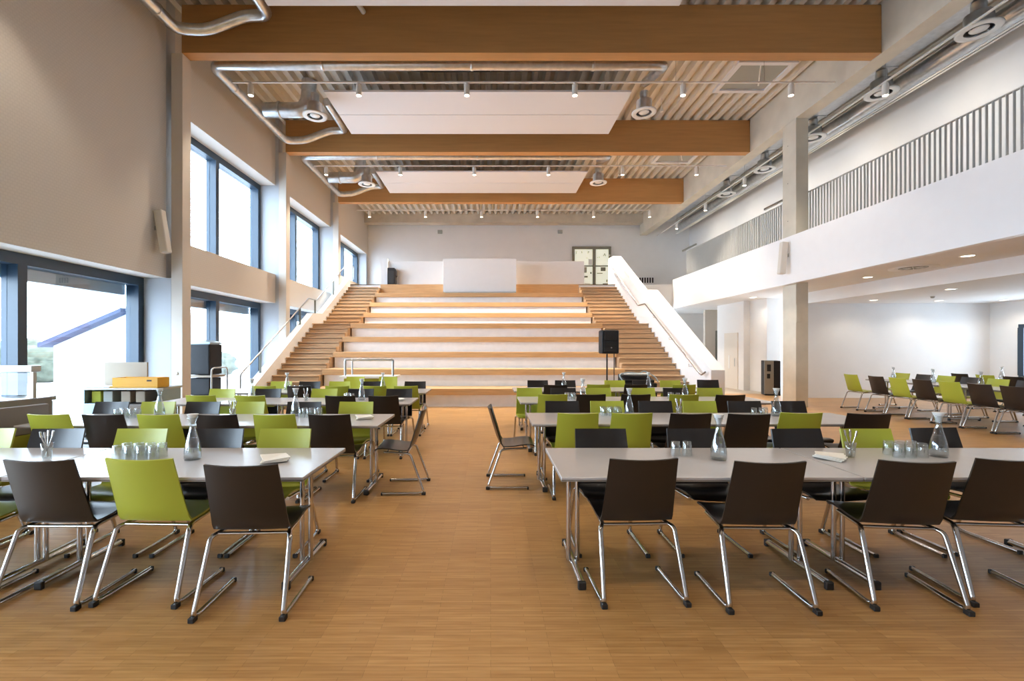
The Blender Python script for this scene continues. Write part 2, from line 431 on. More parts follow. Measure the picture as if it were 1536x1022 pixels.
def handrail(x, off, pts, label, postys, side, parent_name='handrail'):
    t = empty(parent_name, (0, 0, 0), 0, label, 'handrail')
    MB().tube(rounded(pts, .07), .021, 10).build('rail', 'steel', t)
    return t
zz = lambda y: (y - 11.27) / RUN * RZ + RZ
pts = [(-6.1, 11.05, .30), (-6.1, 11.05, zz(11.05) + .85), (-6.1, 15.2, zz(15.2) + .85), (-6.1, 15.9, zz(15.2) + .85), (-6.1, 19.3, F_UP + .9), (-6.1, 20.2, F_UP + .9), (-6.1, 20.2, F_UP + .35)]
t = handrail(-6.1, 0, pts, 'steel handrail on flat posts beside the window side staircase', [], 1)
for y in (12.0, 14.5, 15.75, 17.6):
    yy = min(y, 15.2) if y < 15.9 else 15.2 + (y - 15.9)
    zt = zz(yy) + .84
    MB().box(-6.13, -6.07, y - .008, y + .008, zt - .74, zt).build('post', 'doorframe', t)
MB().tube([(-6.1, 11.05, .3), (-6.1, 11.45, .34)], .018, 8).build('end_bracket', 'steel', t)
pts = [(5.2, 10.98, .95), (5.2, 11.2, .86), (5.2, 15.3, zz(15.3) + .62), (5.2, 16.0, zz(15.3) + .62), (5.2, 19.5, F_UP + .8)]
t = handrail(5.2, 0, pts, 'thin steel handrail fixed to the white parapet of the balcony side staircase', [], -1)
for y, z in ((11.9, zz(11.9) + .62), (13.2, zz(13.2) + .62), (14.5, zz(14.5) + .62), (17.2, F_UP - .5), (18.6, F_UP + .29)):
    MB().tube([(5.2, y, z - .01), (5.2, y, z - .08), (5.295, y, z - .08)], .008, 6).build('bracket', 'steel', t)

# upper parapet, block, door
p = empty('gallery_parapet', (0, 19.75, F_UP), 0, 'long low white wall along the top of the tiered seating', 'parapet')
MB().box(-4.46, 4.08, 0, .12, 0.005, 1.05).build('wall_panel', 'white_gloss', p)
MB().box(-4.76, -4.47, -.15, .12, 0.005, 1.17).build('end_post', 'white_gloss', p)
MB().box(-4.46, 4.08, -.01, .14, 1.05, 1.075).build('cap', 'white', p)
p = empty('presenter_block', (-.45, 18.62, .471 * 8 + .003), 0, 'big plain white block standing mid-way on the top tier', 'block')
MB().bbox(-1.5, 1.5, 0, .6, .06, 1.43, .008).build('body', 'white_gloss', p)
MB().box(-1.42, 1.45, .05, .58, 0, .06).build('plinth', 'paper', p)
b = empty('loudspeaker', (-4.24, 19.5, F_UP), 0, 'black floor loudspeaker leaning by the white end post upstairs', 'loudspeaker')
MB().prism([(-.17, 0), (.15, 0), (.15, .35), (.19, .4), (.19, .62), (.12, .72), (-.17, .72)], 'y', -.12, .2).build('cabinet', 'dark', b)
MB().box(-.14, .12, -.132, -.121, .08, .6).build('grille', 'cap', b)

d = MB().box(4.34, 6.4, 24.05, 24.19, F_UP + .02, 6.92)
dr = MB().box(4.34, 4.46, 24.06, 24.19, F_UP, 6.92).box(6.27, 6.4, 24.06, 24.19, F_UP, 6.92).box(4.46, 6.27, 24.06, 24.19, 6.78, 6.92).box(5.42, 5.58, 24.06, 24.19, F_UP, 6.78)
dr = struct('door_1', dr, 'doorframe')
for (a, c_) in ((4.46, 5.42), (5.58, 6.27)):
    pn = MB().box(a, c_, 24.12, 24.15, F_UP + .1, 6.78).build('pane', 'doorpane', dr)
    MB().box(a, c_, 24.08, 24.12, 5.86, 5.92).build('cross_bar', 'doorframe', dr)
for (x_, z_, w_, h_, m_) in ((5.0, 5.68, .22, .3, 'notice'), (5.3, 6.1, .2, .3, 'lid'), (5.98, 5.72, .26, .2, 'doorframe'), (5.05, 5.32, .22, .09, 'doorframe'), (6.1, 4.86, .28, .22, 'notice'), (5.15, 4.95, .3, .05, 'lid'), (5.33, 5.52, .07, .1, 'doorframe'), (6.18, 5.1, .06, .14, 'doorframe'), (5.8, 5.5, .3, .05, 'notice')):
    MB().box(x_ - w_ / 2, x_ + w_ / 2, 24.10, 24.115, z_ - h_ / 2, z_ + h_ / 2).build('notice', m_, dr)
def text_mesh(s, size, loc, mat, parent, rot=(R(90), 0, 0), name='letter'):
    cu = bpy.data.curves.new('t', 'FONT'); cu.body = s; cu.size = size; cu.extrude = 0.004; cu.align_x = 'CENTER'; cu.align_y = 'CENTER'
    ob = bpy.data.objects.new('t', cu); COL.objects.link(ob)
    dg = bpy.context.evaluated_depsgraph_get(); me = bpy.data.meshes.new_from_object(ob.evaluated_get(dg))
    COL.objects.unlink(ob); bpy.data.objects.remove(ob)
    me.materials.clear(); me.materials.append(M[mat])
    o = bpy.data.objects.new(name, me); COL.objects.link(o); o.location = loc; o.rotation_euler = rot
    if parent: o.parent = parent
    return o
for ch, x_, z_, s_ in (('T', 4.56, 6.58, .2), ('E', 4.86, 6.62, .18), ('P', 5.2, 6.6, .2), ('o', 5.12, 6.32, .14), ('A', 6.06, 6.48, .24), ('o', 5.78, 6.36, .16), ('A', 5.68, 6.34, .1)):
    text_mesh(ch, s_, (x_, 24.105, z_), 'doorframe', dr)
MB().cyl((6.3, 24.0, 6.45), .03, .06, 10, 'y').build('closer', 'lid', dr)
# corridor doors
d2 = struct('door_2', MB().box(10.02, 10.62, 20.15, 20.2, 0, 2.3), 'doorframe')
d3 = struct('door_3', MB().box(9.12, 9.15, 16.75, 17.7, 0, 2.1), 'door')
MB().tube([(9.06, 16.85, .85), (9.06, 16.85, 1.15)], .012, 8).build('door_handle', 'steel', d3)
MB().box(9.11, 9.12, 17.3, 17.36, .75, 1.25).build('notice', 'lid', d3)
# wall grille upstairs
t = empty('mounted_grille', (8.28, 24.19, 5.0), 0, 'small dark slotted grille low on the upstairs back wall', 'grille')
MB().box(-.42, .42, -.03, 0, -.05, .32).build('frame', 'white_gloss', t)
for k in range(6): MB().box(-.36 + k * .135, -.36 + k * .135 + .075, -.045, -.031, -.0, .28).build('slot', 'dark', t)
for k, (x_, z_) in enumerate(((-2.7, 7.72), (3.7, 7.72))):
    t = MB().bbox(x_ - .12, x_ + .12, 24.1, 24.2, z_ - .09, z_ + .09, .01).build('mounted_box', 'notice')
    tag(t, 'small grey box high on the back wall, %s' % ('on the window side' if k == 0 else 'on the side of the papered door'), 'wall box')

# ------------------------------------------------------------------ ceiling panels
for j, (y0, y1) in enumerate(((6.10, 8.22), (10.98, 13.15), (15.98, 18.17))):
    ym = (y0 + y1) / 2
    for h, (a, b_) in enumerate(((y0, ym - .01), (ym + .01, y1))):
        t = empty('acoustic_panel', (-.31, (a + b_) / 2, 7.74), 0, 'white hanging acoustic ceiling panel, %s bay, %s half of the pair' % (['nearest', 'middle', 'farthest'][j], ['nearer', 'farther'][h]), 'ceiling panel', 'white hanging ceiling panels')
        L = (b_ - a) / 2
        MB().bbox(-3.73, 3.73, -L, L, 0, .045, .004).build('panel', 'panel', t)
        for sx in (-3.2, 0, 3.2):
            MB().tube([(sx, 0, .045), (sx, 0, DECK - 7.74)], .004, 6).build('hanger', 'steel', t)

# ------------------------------------------------------------------ tracks and spotlights
def spot_proto():
    t = empty('track_spotlight', (0, 0, 0), 0, 'x', 'spotlight')
    MB().cyl((0, 0, -.30), .062, .24, 20).build('housing', 'lamp_white', t)
    MB().cyl((0, 0, -.304), .05, .003, 20).build('lens', 'lens', t)
    MB().box(-.02, .02, -.05, .05, -.06, -.015).build('adapter', 'lamp_white', t)
    return t
SP = spot_proto(); first = [True]
def put_spot(loc, label, group, energy, tilt=0):
    if first[0]:
        SP.location = loc; SP['label'] = label; SP['group'] = group; first[0] = False; o = SP
    else: o = copy_tree(SP, loc, 0, label, group)
    ld = bpy.data.lights.new('spot_beam', 'SPOT'); ld.energy = energy; ld.color = (1.0, 0.85, 0.68)
    ld.spot_size = R(95 if not tilt else 140); ld.spot_blend = 0.6 if not tilt else 1.0; ld.shadow_soft_size = 0.06
    lo = bpy.data.objects.new('spot_beam', ld); COL.objects.link(lo); lo.location = (loc[0], loc[1], loc[2] - .34); lo.rotation_euler = (0, -tilt, 0)
    return o
TN = ['nearest', 'middle', 'farthest']
for j, y in enumerate((10.28, 15.0, 19.83)):
    zt = 7.56
    t = empty('light_track', (0, y, zt), 0, 'thin white lighting track crossing the hall, %s of three' % TN[j], 'lighting track', 'lighting tracks across the hall')
    MB().box(-5.85, 7.8 if j < 2 else 6.9, -.018, .018, -.015, .015).build('bar', 'lamp_white', t)
    for x_ in (-4.2, 0, 4.2, 6.2):
        MB().tube([(x_, 0, .015), (x_, 0, DECK - zt)], .004, 6).build('hanger', 'steel', t)
    for k in range(6):
        x_ = -5.44 + 2.45 * k if j < 2 else -5.3 + 2.45 * k
        put_spot((x_, y, zt - .0), 'white cylinder spotlight, %s from the windows on the %s track' % (ORD[k], TN[j]), 'spotlights on the hall tracks', (330, 950, 1700)[j])
for j, y in enumerate((5.6, .9)):  # unseen tracks, added to brighten the front of the hall
    t = empty('light_track', (0, y, 7.56), 0, 'thin white lighting track added unseen overhead of the camera for brightness, %s one' % ['farther', 'nearer'][j], 'lighting track')
    MB().box(-5.85, 7.8, -.018, .018, -.015, .015).build('bar', 'lamp_white', t)
    for k in range(6):
        put_spot((-5.44 + 2.45 * k, y, 7.56), 'white cylinder spotlight added unseen overhead of the camera, %s from the windows, %s track' % (ORD[k], ['farther', 'nearer'][j]), 'added spotlights overhead of the camera', 170)
t = empty('light_track', (8.62, 0, 7.35), 0, 'long lighting track running beside the concrete girder above the balcony', 'lighting track')
MB().box(-.018, .018, 4.5, 23.5, -.015, .015).build('bar', 'lamp_white', t)
for k, y in enumerate((9.9, 12.6, 15.4, 18.2, 21.0)):  # spots behind the column and farthest back are added to brighten the wall
    MB().tube([(0, y, .015), (0, y, 1.1)], .004, 6).build('hanger', 'steel', t)
    put_spot((8.62, y, 7.35), 'white spotlight among the real and added ones on the balcony track, %s from the camera' % ORD[k], 'spotlights over the balcony', 120, R(58))

# ------------------------------------------------------------------ ducts and diffusers
def ring_diffuser(loc, zt, label, group, r=.29):
    t = empty('air_vent', loc, 0, label, 'air diffuser', group)
    MB().lathe([(r * .62, 0), (r * .9, -.012), (r, 0), (r, .025), (r * .62, .025), (r * .62, 0)], (0, 0, 0), 28).build('ring', 'lid', t)
    MB().lathe([(.0001, .012), (r * .38, .012), (r * .42, .03), (.0001, .03)], (0, 0, 0), 20).build('core', 'lid', t)
    MB().box(-r * .62, r * .62, -.008, .008, .014, .026).build('cross_bar', 'steel', t)
    MB().lathe([(r * .63, .026), (r * .63, .30)], (0, 0, 0), 24).lathe([(r * .63, .30), (r * .34, .36), (r * .34, zt)], (0, 0, 0), 24).build('collar', 'galv', t)
    return t
for j, y in enumerate((11.0, 15.67)):
    ring_diffuser((-4.32, y + .15, 7.23), .55, 'round white ring diffuser on the window side, %s bay' % ['nearer', 'farther'][j], 'ring diffusers under the roof')
    ring_diffuser((3.72, y, 7.23), .52, 'round white ring diffuser beside the ceiling panel on the balcony side, %s bay' % ['nearer', 'farther'][j], 'ring diffusers under the roof')
for k, y in enumerate((8.45, 10.56, 12.8, 15.06, 17.5)):
    ring_diffuser((9.1, y, 7.45), .52, 'round ring diffuser above the balcony, %s from the camera' % ORD[k], 'ring diffusers above the balcony', .33)
def ribbed(pts, r, rr=.06):
    m = MB().tube(rounded(pts, rr * 3), r, 14)
    return m
for j, dy in enumerate((-4.66, 0, 4.66)):
    t = empty('hanging_air_duct', (-5.9, 9.75 + dy, 7.6), 0, 'slim galvanised duct looping along the window wall and timber beam, %s bay' % TN[j], 'air duct', 'galvanised ducts under the roof')
    q = lambda x_, y_, z_: (x_ + 5.9, y_ - 9.75, z_ - 7.6)
    ps = [q(3.75, 11.0, 7.98), q(3.75, 9.75, 7.62), q(-5.9, 9.75, 7.62), q(-6.0, 9.9, 7.62), q(-6.0, 13.3, 7.62), q(-5.5, 13.45, 7.7), q(-4.75, 13.45, 7.98), q(-4.3, 13.45, 7.98), q(-4.3, 11.9, 8.0)]
    ribbed(ps, .105).build('pipe', 'galv', t)
    for y_ in (10.6, 11.9, 12.8):
        MB().lathe([(.11, -.03), (.118, -.02), (.118, .02), (.11, .03)], q(-6.0, y_, 7.62), 16, axis='y').build('coupling', 'galv', t)
    for x_ in (-3.6, -.4, 2.2):
        MB().lathe([(.11, -.03), (.118, -.02), (.118, .02), (.11, .03)], q(x_, 9.75, 7.62), 16, axis='x').build('coupling', 'galv', t)
    t = empty('hanging_duct_elbow', (-5.0, 11.75 + dy, 7.7), 0, 'fat bent galvanised duct rising to the roof deck by the windows, %s bay' % TN[j], 'air duct', 'fat duct elbows by the windows')
    MB().tube(rounded([(-.85, 0, 0), (.15, 0, 0), (.28, 0, .25), (.3, 0, .74)], .22, 8), .19, 18).build('pipe', 'galv', t)
    MB().lathe([(.2, -.03), (.215, -.02), (.215, .02), (.2, .03)], (-.45, 0, 0), 20, axis='x').build('coupling', 'galv', t)
    # cable bundle
    t = empty('hanging_cable_tray', (-3.9, 10.45 + dy, 8.2), 0, 'dark cable tray tucked under the roof deck, %s bay' % TN[j], 'cable tray', 'cable trays under the roof')
    MB().box(0, 6.8, 0.25, .45, 0, .05).build('tray', 'steel', t)
    for k in range(3):
        MB().tube([(-.5, .1 + .1 * k, .02), (2.5, .35, -.04 - .02 * k), (7.2, .2 + .1 * k, -.01)], .016, 6).build('cable', 'dark', t)
# balcony ducts
t = empty('hanging_air_duct', (9.80, 0, 7.76), 0, 'long galvanised duct running above the balcony along the white wall', 'air duct')
MB().tube([(0, 5, .05), (0, 23.5, .05)], .19, 18).build('pipe', 'galv', t)
t = empty('hanging_air_duct', (9.35, 0, 8.0), 0, 'flat galvanised duct hung over the balcony beside the girder', 'air duct')
MB().bbox(-.5, .0, 5, 23.2, 0, .3, .01).build('pipe', 'galv', t)
for k in range(8): MB().box(-.52, .02, 6 + k * 2.2, 6.05 + k * 2.2, -.015, .315).build('flange', 'galv', t)
t = empty('hanging_conduit', (9.55, 0, 7.42), 0, 'pair of thin pale conduits below the balcony duct', 'conduit')
for k in range(2): MB().tube([(k * .09, 5, 0), (k * .09, 23.4, 0)], .022, 8).build('tube', 'lamp_white', t)
# roof hatches
for j, y in enumerate((10.95, 15.65)):
    t = empty('smoke_hatch', (6.7, y + .62, DECK), 0, 'white framed square smoke hatch in the roof deck, %s one' % ['nearer', 'farther'][j], 'roof hatch', 'smoke hatches in the roof')
    MB().box(-.72, .72, -.66, -.54, -.06, .0).box(-.72, .72, .54, .66, -.06, 0).box(-.72, -.6, -.54, .54, -.06, 0).box(.6, .72, -.54, .54, -.06, 0).build('frame', 'panel', t)
    MB().box(-.6, .6, -.54, .54, -.012, -.004).build('lid', 'notice', t)
    MB().tube([(-.1, -.5, -.02), (.25, .2, -.12)], .018, 8).build('actuator', 'lamp_white', t)
for k, (x_, y_) in enumerate(((4.75, 12.6), (4.9, 17.3))):
    t = empty('hanging_sprinkler', (x_, y_, DECK), 0, 'small sprinkler head under the deck, %s bay' % ['nearer', 'farther'][k], 'sprinkler', 'sprinkler heads')
    MB().cyl((0, 0, -.32), .012, .32, 8).build('drop_pipe', 'lamp_white', t)
    MB().lathe([(.0001, -.36), (.05, -.36), (.04, -.32), (.0001, -.32)], (0, 0, 0), 12).build('head', 'lid', t)
t = empty('hanging_sprinkler', (-2.87, 8.6, 8.25), 0, 'red and white sprinkler fitting just in front of the nearest timber beam', 'sprinkler')
MB().cyl((0, 0, -.12), .045, .05, 12).build('valve', 'red', t); MB().cyl((-.14, 0, -.1), .06, .03, 12).build('rosette', 'lid', t); MB().cyl((.0, 0, -.07), .015, .28, 8).build('drop_pipe', 'lamp_white', t)
t = MB().tube([(-3.2, 6.2, 8.3), (-2.55, 9.1, 8.28)], .05, 10).build('hanging_pipe', 'lamp_white'); tag(t, 'pale pipe stub running under the deck to the nearest beam', 'pipe')

# downlights under the balcony
dl = [(8.77, 8.33, 3.23), (9.02, 10.84, 3.23), (8.8, 15.2, 3.23), (9.4, 18.4, 3.23), (8.77, 5.9, 3.23), (10.65, 10.5, 2.9), (10.9, 12.9, 2.9), (12.9, 13.05, 2.9), (14.6, 12.9, 2.9), (12.9, 10.4, 2.9), (14.6, 10.2, 2.9), (10.65, 7.8, 2.9)]
names = ['over the near end of the balcony soffit', 'in the soffit by the tall pale column', 'in the corridor soffit, nearer one', 'in the corridor soffit, farther one', 'in the soffit closest to the camera',
         'in the low ceiling, middle of the dining tables', 'in the low ceiling nearest the column and end wall', 'in the low ceiling, centre of the end wall', 'in the low ceiling corner by the end wall', 'in the low ceiling centre', 'in the low ceiling by the far side window', 'in the low ceiling toward the camera']
for k, (x_, y_, z_) in enumerate(dl):
    t = empty('downlight', (x_, y_, z_), 0, 'round recessed downlight ' + names[k], 'downlight', 'downlights under the balcony')
    MB().lathe([(.085, -.002), (.115, -.012), (.118, -.001)], (0, 0, 0), 24).build('trim_ring', 'lid', t)
    MB().cyl((0, 0, -.006), .088, .004, 24).build('lens', 'downlens', t)
    ld = bpy.data.lights.new('downlight_beam', 'SPOT'); ld.energy = 38; ld.color = (1, .86, .70); ld.spot_size = R(150); ld.spot_blend = .6; ld.shadow_soft_size = .08
    lo = bpy.data.objects.new('downlight_beam', ld); COL.objects.link(lo); lo.location = (x_, y_, z_ - .03)
for k, (x_, y_) in enumerate(((8.93, 9.58), (8.9, 7.0))):
    t = empty('air_vent', (x_, y_, 3.23), 0, 'large round grey swirl vent in the balcony soffit, %s one' % ['farther', 'nearer'][k], 'swirl vent', 'swirl vents in the soffit')
    MB().lathe([(.24, -.004), (.40, -.016), (.41, -.001)], (0, 0, 0), 28).build('plate', 'lid', t)
    MB().cyl((0, 0, -.008), .24, .004, 28).build('swirl', 'notice', t)
    for a in range(8):
        MB().box(.06, .22, -.008, .008, -.014, -.009).build('blade', 'lid', t, rz=a * math.pi / 4)
t = MB().lathe([(.0001, -.05), (.035, -.045), (.05, 0)], (11.7, 12.0, 2.9), 14).build('smoke_detector', 'notice'); tag(t, 'small grey smoke detector on the low dining ceiling', 'detector')

# line-array loudspeakers
def line_speaker(loc, rz, tilt, label):
    t = empty('mounted_loudspeaker', loc, rz, label, 'loudspeaker')
    o = MB().bbox(-.07, .07, -.22, -.06, -.42, .42, .02).build('cabinet', 'speaker_white', t)
    o.rotation_euler = (tilt, 0, 0)
    MB().box(-.03, .03, -.08, .0, .05, .13).build('bracket', 'notice', t)
line_speaker((-6.54, 8.85, 3.78), R(90), R(-9), 'slim off-white column loudspeaker on the cladding beside the first window column')
line_speaker((7.74, 11.8, 3.86), R(-90), R(-5), 'slim white column loudspeaker on the balcony fascia above the pale column')

# ------------------------------------------------------------------ chairs
CP = [(.285, .440), (.278, .456), (.255, .468), (.20, .472), (.12, .464), (.05, .452), (-.02, .447), (-.062, .458), (-.085, .492), (-.105, .56), (-.135, .66), (-.165, .76), (-.198, .868)]
def shell(i0, i1, nt_=9):
    rows = []
    for i in range(i0, i1 + 1):
        y, z = CP[i]
        s = i / (len(CP) - 1)
        if i == 0: w = .195
        elif i == 1: w = .215
        else: w = .228 if i < 7 else .228 - (i - 7) * .0042
        cv = max(0, min(1, (i - 6) / 3.0))
        row = []
        for j in range(nt_):
            t = -1 + 2 * j / (nt_ - 1)
            yy = y - .034 * (1 - t * t) * cv + .006
            z2 = z + (.010 * (t * t) if i < 7 else 0) + (.006 * t * t if i == len(CP) - 1 else 0)
            row.append(Vector((t * w, yy, z2)))
        rows.append(row)
    # thicken
    n, m = len(rows), nt_
    nor = [[None] * m for _ in range(n)]
    for i in range(n):
        for j in range(m):
            a = rows[min(i + 1, n - 1)][j] - rows[max(i - 1, 0)][j]
            b = rows[i][min(j + 1, m - 1)] - rows[i][max(j - 1, 0)]
            nor[i][j] = a.cross(b).normalized()
    th = .006
    vs = [rows[i][j] + nor[i][j] * th for i in range(n) for j in range(m)] + [rows[i][j] - nor[i][j] * th for i in range(n) for j in range(m)]
    o = n * m; fs = []
    for i in range(n - 1):
        for j in range(m - 1):
            a = i * m + j
            fs.append((a, a + 1, a + m + 1, a + m)); fs.append((o + a, o + a + m, o + a + m + 1, o + a + 1))
    mb = MB(); mb.add(vs, fs, True)
    rim = [(0, j) for j in range(m)] + [(i, m - 1) for i in range(1, n)] + [(n - 1, j) for j in range(m - 2, -1, -1)] + [(i, 0) for i in range(n - 2, 0, -1)]
    vr = []
    for (i, j) in rim: vr += [rows[i][j] + nor[i][j] * th, rows[i][j] - nor[i][j] * th]
    k = len(rim)
    mb.add(vr, [(2 * a, 2 * a + 1, 2 * ((a + 1) % k) + 1, 2 * ((a + 1) % k)) for a in range(k)], False)
    return mb
def make_chair(col):
    t = empty('shell_chair', (0, 0, 0), 0, 'x', 'chair')
    mm = 'black_shell' if col == 'b' else 'green_shell'
    shell(0, 7).build('seat', mm, t); shell(7, 12).build('backrest', mm, t)
    for s in (-1, 1):
        pts = rounded([(.19 * s, .20, .432), (.205 * s, -.035, .425), (.232 * s, -.085, .418), (.25 * s, -.228, .024), (.25 * s, -.16, .0165), (.25 * s, .215, .0165)], .035, 4)
        f = MB().tube(pts, .0125, 8, sx=1.25).build('side_frame', 'chrome', t)
        MB().bbox(.25 * s - .018, .25 * s + .018, -.247, -.205, 0.0, .029, .004, 1).build('foot_cap', 'cap', f)
        MB().bbox(.25 * s - .017, .25 * s + .017, .2, .218, 0.0, .029, .004, 1).build('foot_cap', 'cap', f)
    MB().tube([(-.215, -.05, .424), (.215, -.05, .424)], .011, 8).build('cross_bar', 'chrome', t)
    MB().tube([(-.195, .17, .430), (.195, .17, .430)], .010, 8).build('cross_bar', 'chrome', t)
    return t
CH = {'b': make_chair('b'), 'g': make_chair('g')}; used = {'b': False, 'g': False}
CN = {'b': 'black', 'g': 'lime green'}
def chair(x, yf, rz, col, label, group):
    """yf = y of the rear feet; rz = 0 faces away from the camera"""
    d = Vector((-math.sin(rz), math.cos(rz)))
    loc = (x + d.x * .235, yf + d.y * .235, 0) 
    if not used[col]:
        t = CH[col]; t.location = loc; t.rotation_euler = (0, 0, rz); t['label'] = label; t['group'] = group; used[col] = True
        return t
    return copy_tree(CH[col], loc, rz, label, group)

# ------------------------------------------------------------------ tables
def make_table(L=1.86, Wd=.82):
    t = empty('folding_table', (0, 0, 0), 0, 'x', 'table')
    tp = MB().bbox(-L / 2, L / 2, -Wd / 2, Wd / 2, .722, .740, .003, 1).build('tabletop', 'top', t)
    MB().box(-L / 2 + .001, L / 2 - .001, -Wd / 2 + .001, Wd / 2 - .001, .712, .7215).build('edge_band', 'edge', tp)
    for s in (-1, 1):
        xx = s * (L / 2 - .145)
        lg = MB().tube([(xx - .03, 0, .04), (xx - .03, 0, .69)], .0165, 12).tube([(xx + .03, 0, .04), (xx + .03, 0, .69)], .0165, 12)
        lg.box(xx - .05, xx + .05, -.3, .3, .69, .712)
        lg = lg.build('leg', 'chrome', t)
        ft = MB().tube([(xx, -.31, .034), (xx, .31, .034)], .019, 12, sx=1.3).build('foot_bar', 'chrome', lg)
        for e in (-1, 1):
            MB().bbox(xx - .026, xx + .026, e * .318 - .014, e * .318 + .014, 0, .052, .005, 1).build('end_cap', 'cap', lg)
    for s in (-1, 1):
        MB().box(-L / 2 + .3, L / 2 - .3, s * .25 - .015, s * .25 + .015, .69, .711).build('under_rail', 'notice', t)
    return t
TB = make_table(); tu = [False]
def table(x, y, rz, label, group):
    if not tu[0]:
        TB.location = (x, y, 0); TB.rotation_euler = (0, 0, rz); TB['label'] = label; TB['group'] = group; tu[0] = True; return TB
    return copy_tree(TB, (x, y, 0), rz, label, group)
ROW = ['front', 'second', 'third', 'rearmost']
RY = [3.20, 5.15, 7.0, 8.75]
LY = [3.20, 5.05, 6.84, 8.45]
for r in range(4):
    for k in range(3 if r == 0 else 2):
        table(.43 + .935 + 1.87 * k, RY[r], 0, 'grey topped table, %s from the aisle in the %s balcony-side row' % (ORD[k], ROW[r]), 'tables in the balcony-side rows')
    for k in range(2):
        table(-1.15 - .935 - 1.87 * k, LY[r], 0, 'grey topped table, %s from the aisle in the %s window-side row' % (ORD[k], ROW[r]), 'tables in the window-side rows')

# (x, y of rear feet, rz degrees, colour)
NEAR_R = [[(.92, 2.71, 2, 'b'), (1.635, 2.61, -1, 'b'), (2.50, 2.68, -6, 'b'), (3.12, 2.72, -5, 'b')],
          [(.85, 4.57, 0, 'g'), (1.42, 4.57, 1, 'g'), (2.03, 4.55, 0, 'b'), (2.60, 4.52, -3, 'b'), (3.18, 4.6, -3, 'g'), (3.74, 4.55, -5, 'b')],
          [(.84, 6.45, 0, 'g'), (1.43, 6.45, 0, 'b'), (2.08, 6.45, 0, 'b'), (2.73, 6.42, 0, 'g'), (3.40, 6.38, 0, 'b')],
          [(1.17, 8.12, 0, 'b'), (1.92, 8.2, 0, 'g'), (2.66, 8.2, 0, 'b'), (3.50, 8.15, 0, 'g')]]
FAR_R = [[(.90, 3.76, 0, 'b'), (1.65, 3.76, 0, 'b'), (2.50, 3.76, 2, 'b'), (3.07, 3.76, 0, 'g'), (3.66, 3.8, 4, 'b')],
         [(.87, 5.66, 0, 'b'), (1.45, 5.66, 0, 'g'), (2.05, 5.66, 0, 'b'), (2.6, 5.66, 0, 'g'), (3.16, 5.68, 0, 'b'), (3.75, 5.68, 0, 'b')],
         [(.64, 7.52, 0, 'g'), (1.2, 7.52, 0, 'b'), (1.78, 7.52, 0, 'g'), (2.51, 7.52, 0, 'g'), (3.04, 7.55, 0, 'b'), (3.62, 7.55, 0, 'g')],
         [(.96, 9.3, 0, 'b'), (1.52, 9.3, 0, 'b'), (2.53, 9.3, 0, 'g'), (3.10, 9.3, 0, 'b'), (3.66, 9.3, 0, 'g'), (4.52, 9.45, -10, 'b')]]
NEAR_L = [[(-1.42, 2.54, 2, 'b'), (-2.11, 2.71, -2, 'g'), (-2.66, 2.66, 0, 'b'), (-3.35, 2.75, 0, 'g')],
          [(-1.58, 4.48, 0, 'b'), (-2.14, 4.48, 0, 'g'), (-2.74, 4.48, 0, 'b'), (-3.32, 4.48, 0, 'g'), (-3.87, 4.48, 0, 'b'), (-4.45, 4.52, 0, 'g')],
          [(-1.51, 6.25, 0, 'b'), (-2.09, 6.25, 0, 'b'), (-3.36, 6.3, 0, 'g'), (-4.06, 6.3, 0, 'g')],
          [(-1.48, 7.87, 0, 'g'), (-2.02, 7.87, 0, 'g'), (-2.56, 7.87, 0, 'g'), (-3.35, 7.87, 0, 'b'), (-3.96, 7.87, 0, 'g')]]
FAR_L = [[(-1.68, 3.76, 0, 'g'), (-2.22, 3.76, 0, 'b'), (-2.85, 3.76, 0, 'g'), (-3.54, 3.76, 3, 'b'), (-4.12, 3.78, 0, 'g')],
         [(-1.65, 5.62, 0, 'g'), (-2.29, 5.62, 0, 'b'), (-2.93, 5.62, 0, 'g'), (-3.50, 5.62, 0, 'b'), (-4.07, 5.62, 0, 'g'), (-4.65, 5.62, 0, 'b')],
         [(-1.48, 7.38, 0, 'b'), (-2.1, 7.38, 0, 'b'), (-2.69, 7.38, 0, 'g'), (-3.60, 7.38, 0, 'b'), (-4.34, 7.38, 0, 'g')],
         [(-1.51, 9.0, 0, 'b'), (-2.36, 9.0, 0, 'b'), (-2.98, 9.0, 0, 'g'), (-3.57, 9.0, 0, 'b'), (-4.13, 9.0, 0, 'g')]]
LEGS_R = [.43 + .935 + 1.87 * k + e * .785 for k in range(3) for e in (-1, 1)]
LEGS_L = [-1.15 - .935 - 1.87 * k + e * .785 for k in range(2) for e in (-1, 1)]
def settle(row, yc, legs, facing):
    """keep sled rails clear of table feet, seats clear of table posts and of the neighbours"""
    out = []
    for (x, y, a, c) in row:
        best = x
        for d in sorted([i * .01 for i in range(-30, 31)], key=abs):
            xx = x + d
            if all(abs(xx + e * .25 - l) > .056 for e in (-1, 1) for l in legs) and all(abs(xx - o[0]) > .545 for o in out):
                best = xx; break
        clr = .032 + abs(a) * .004 if any(abs(best - l) < .31 for l in legs) else -.02
        if facing > 0: y = min(y, yc - clr - .522, yc - .515 - abs(a) * .004)
        else: y = max(y, yc + max(clr, .03) + .522)
        out.append((best, y, a, c))
    return out
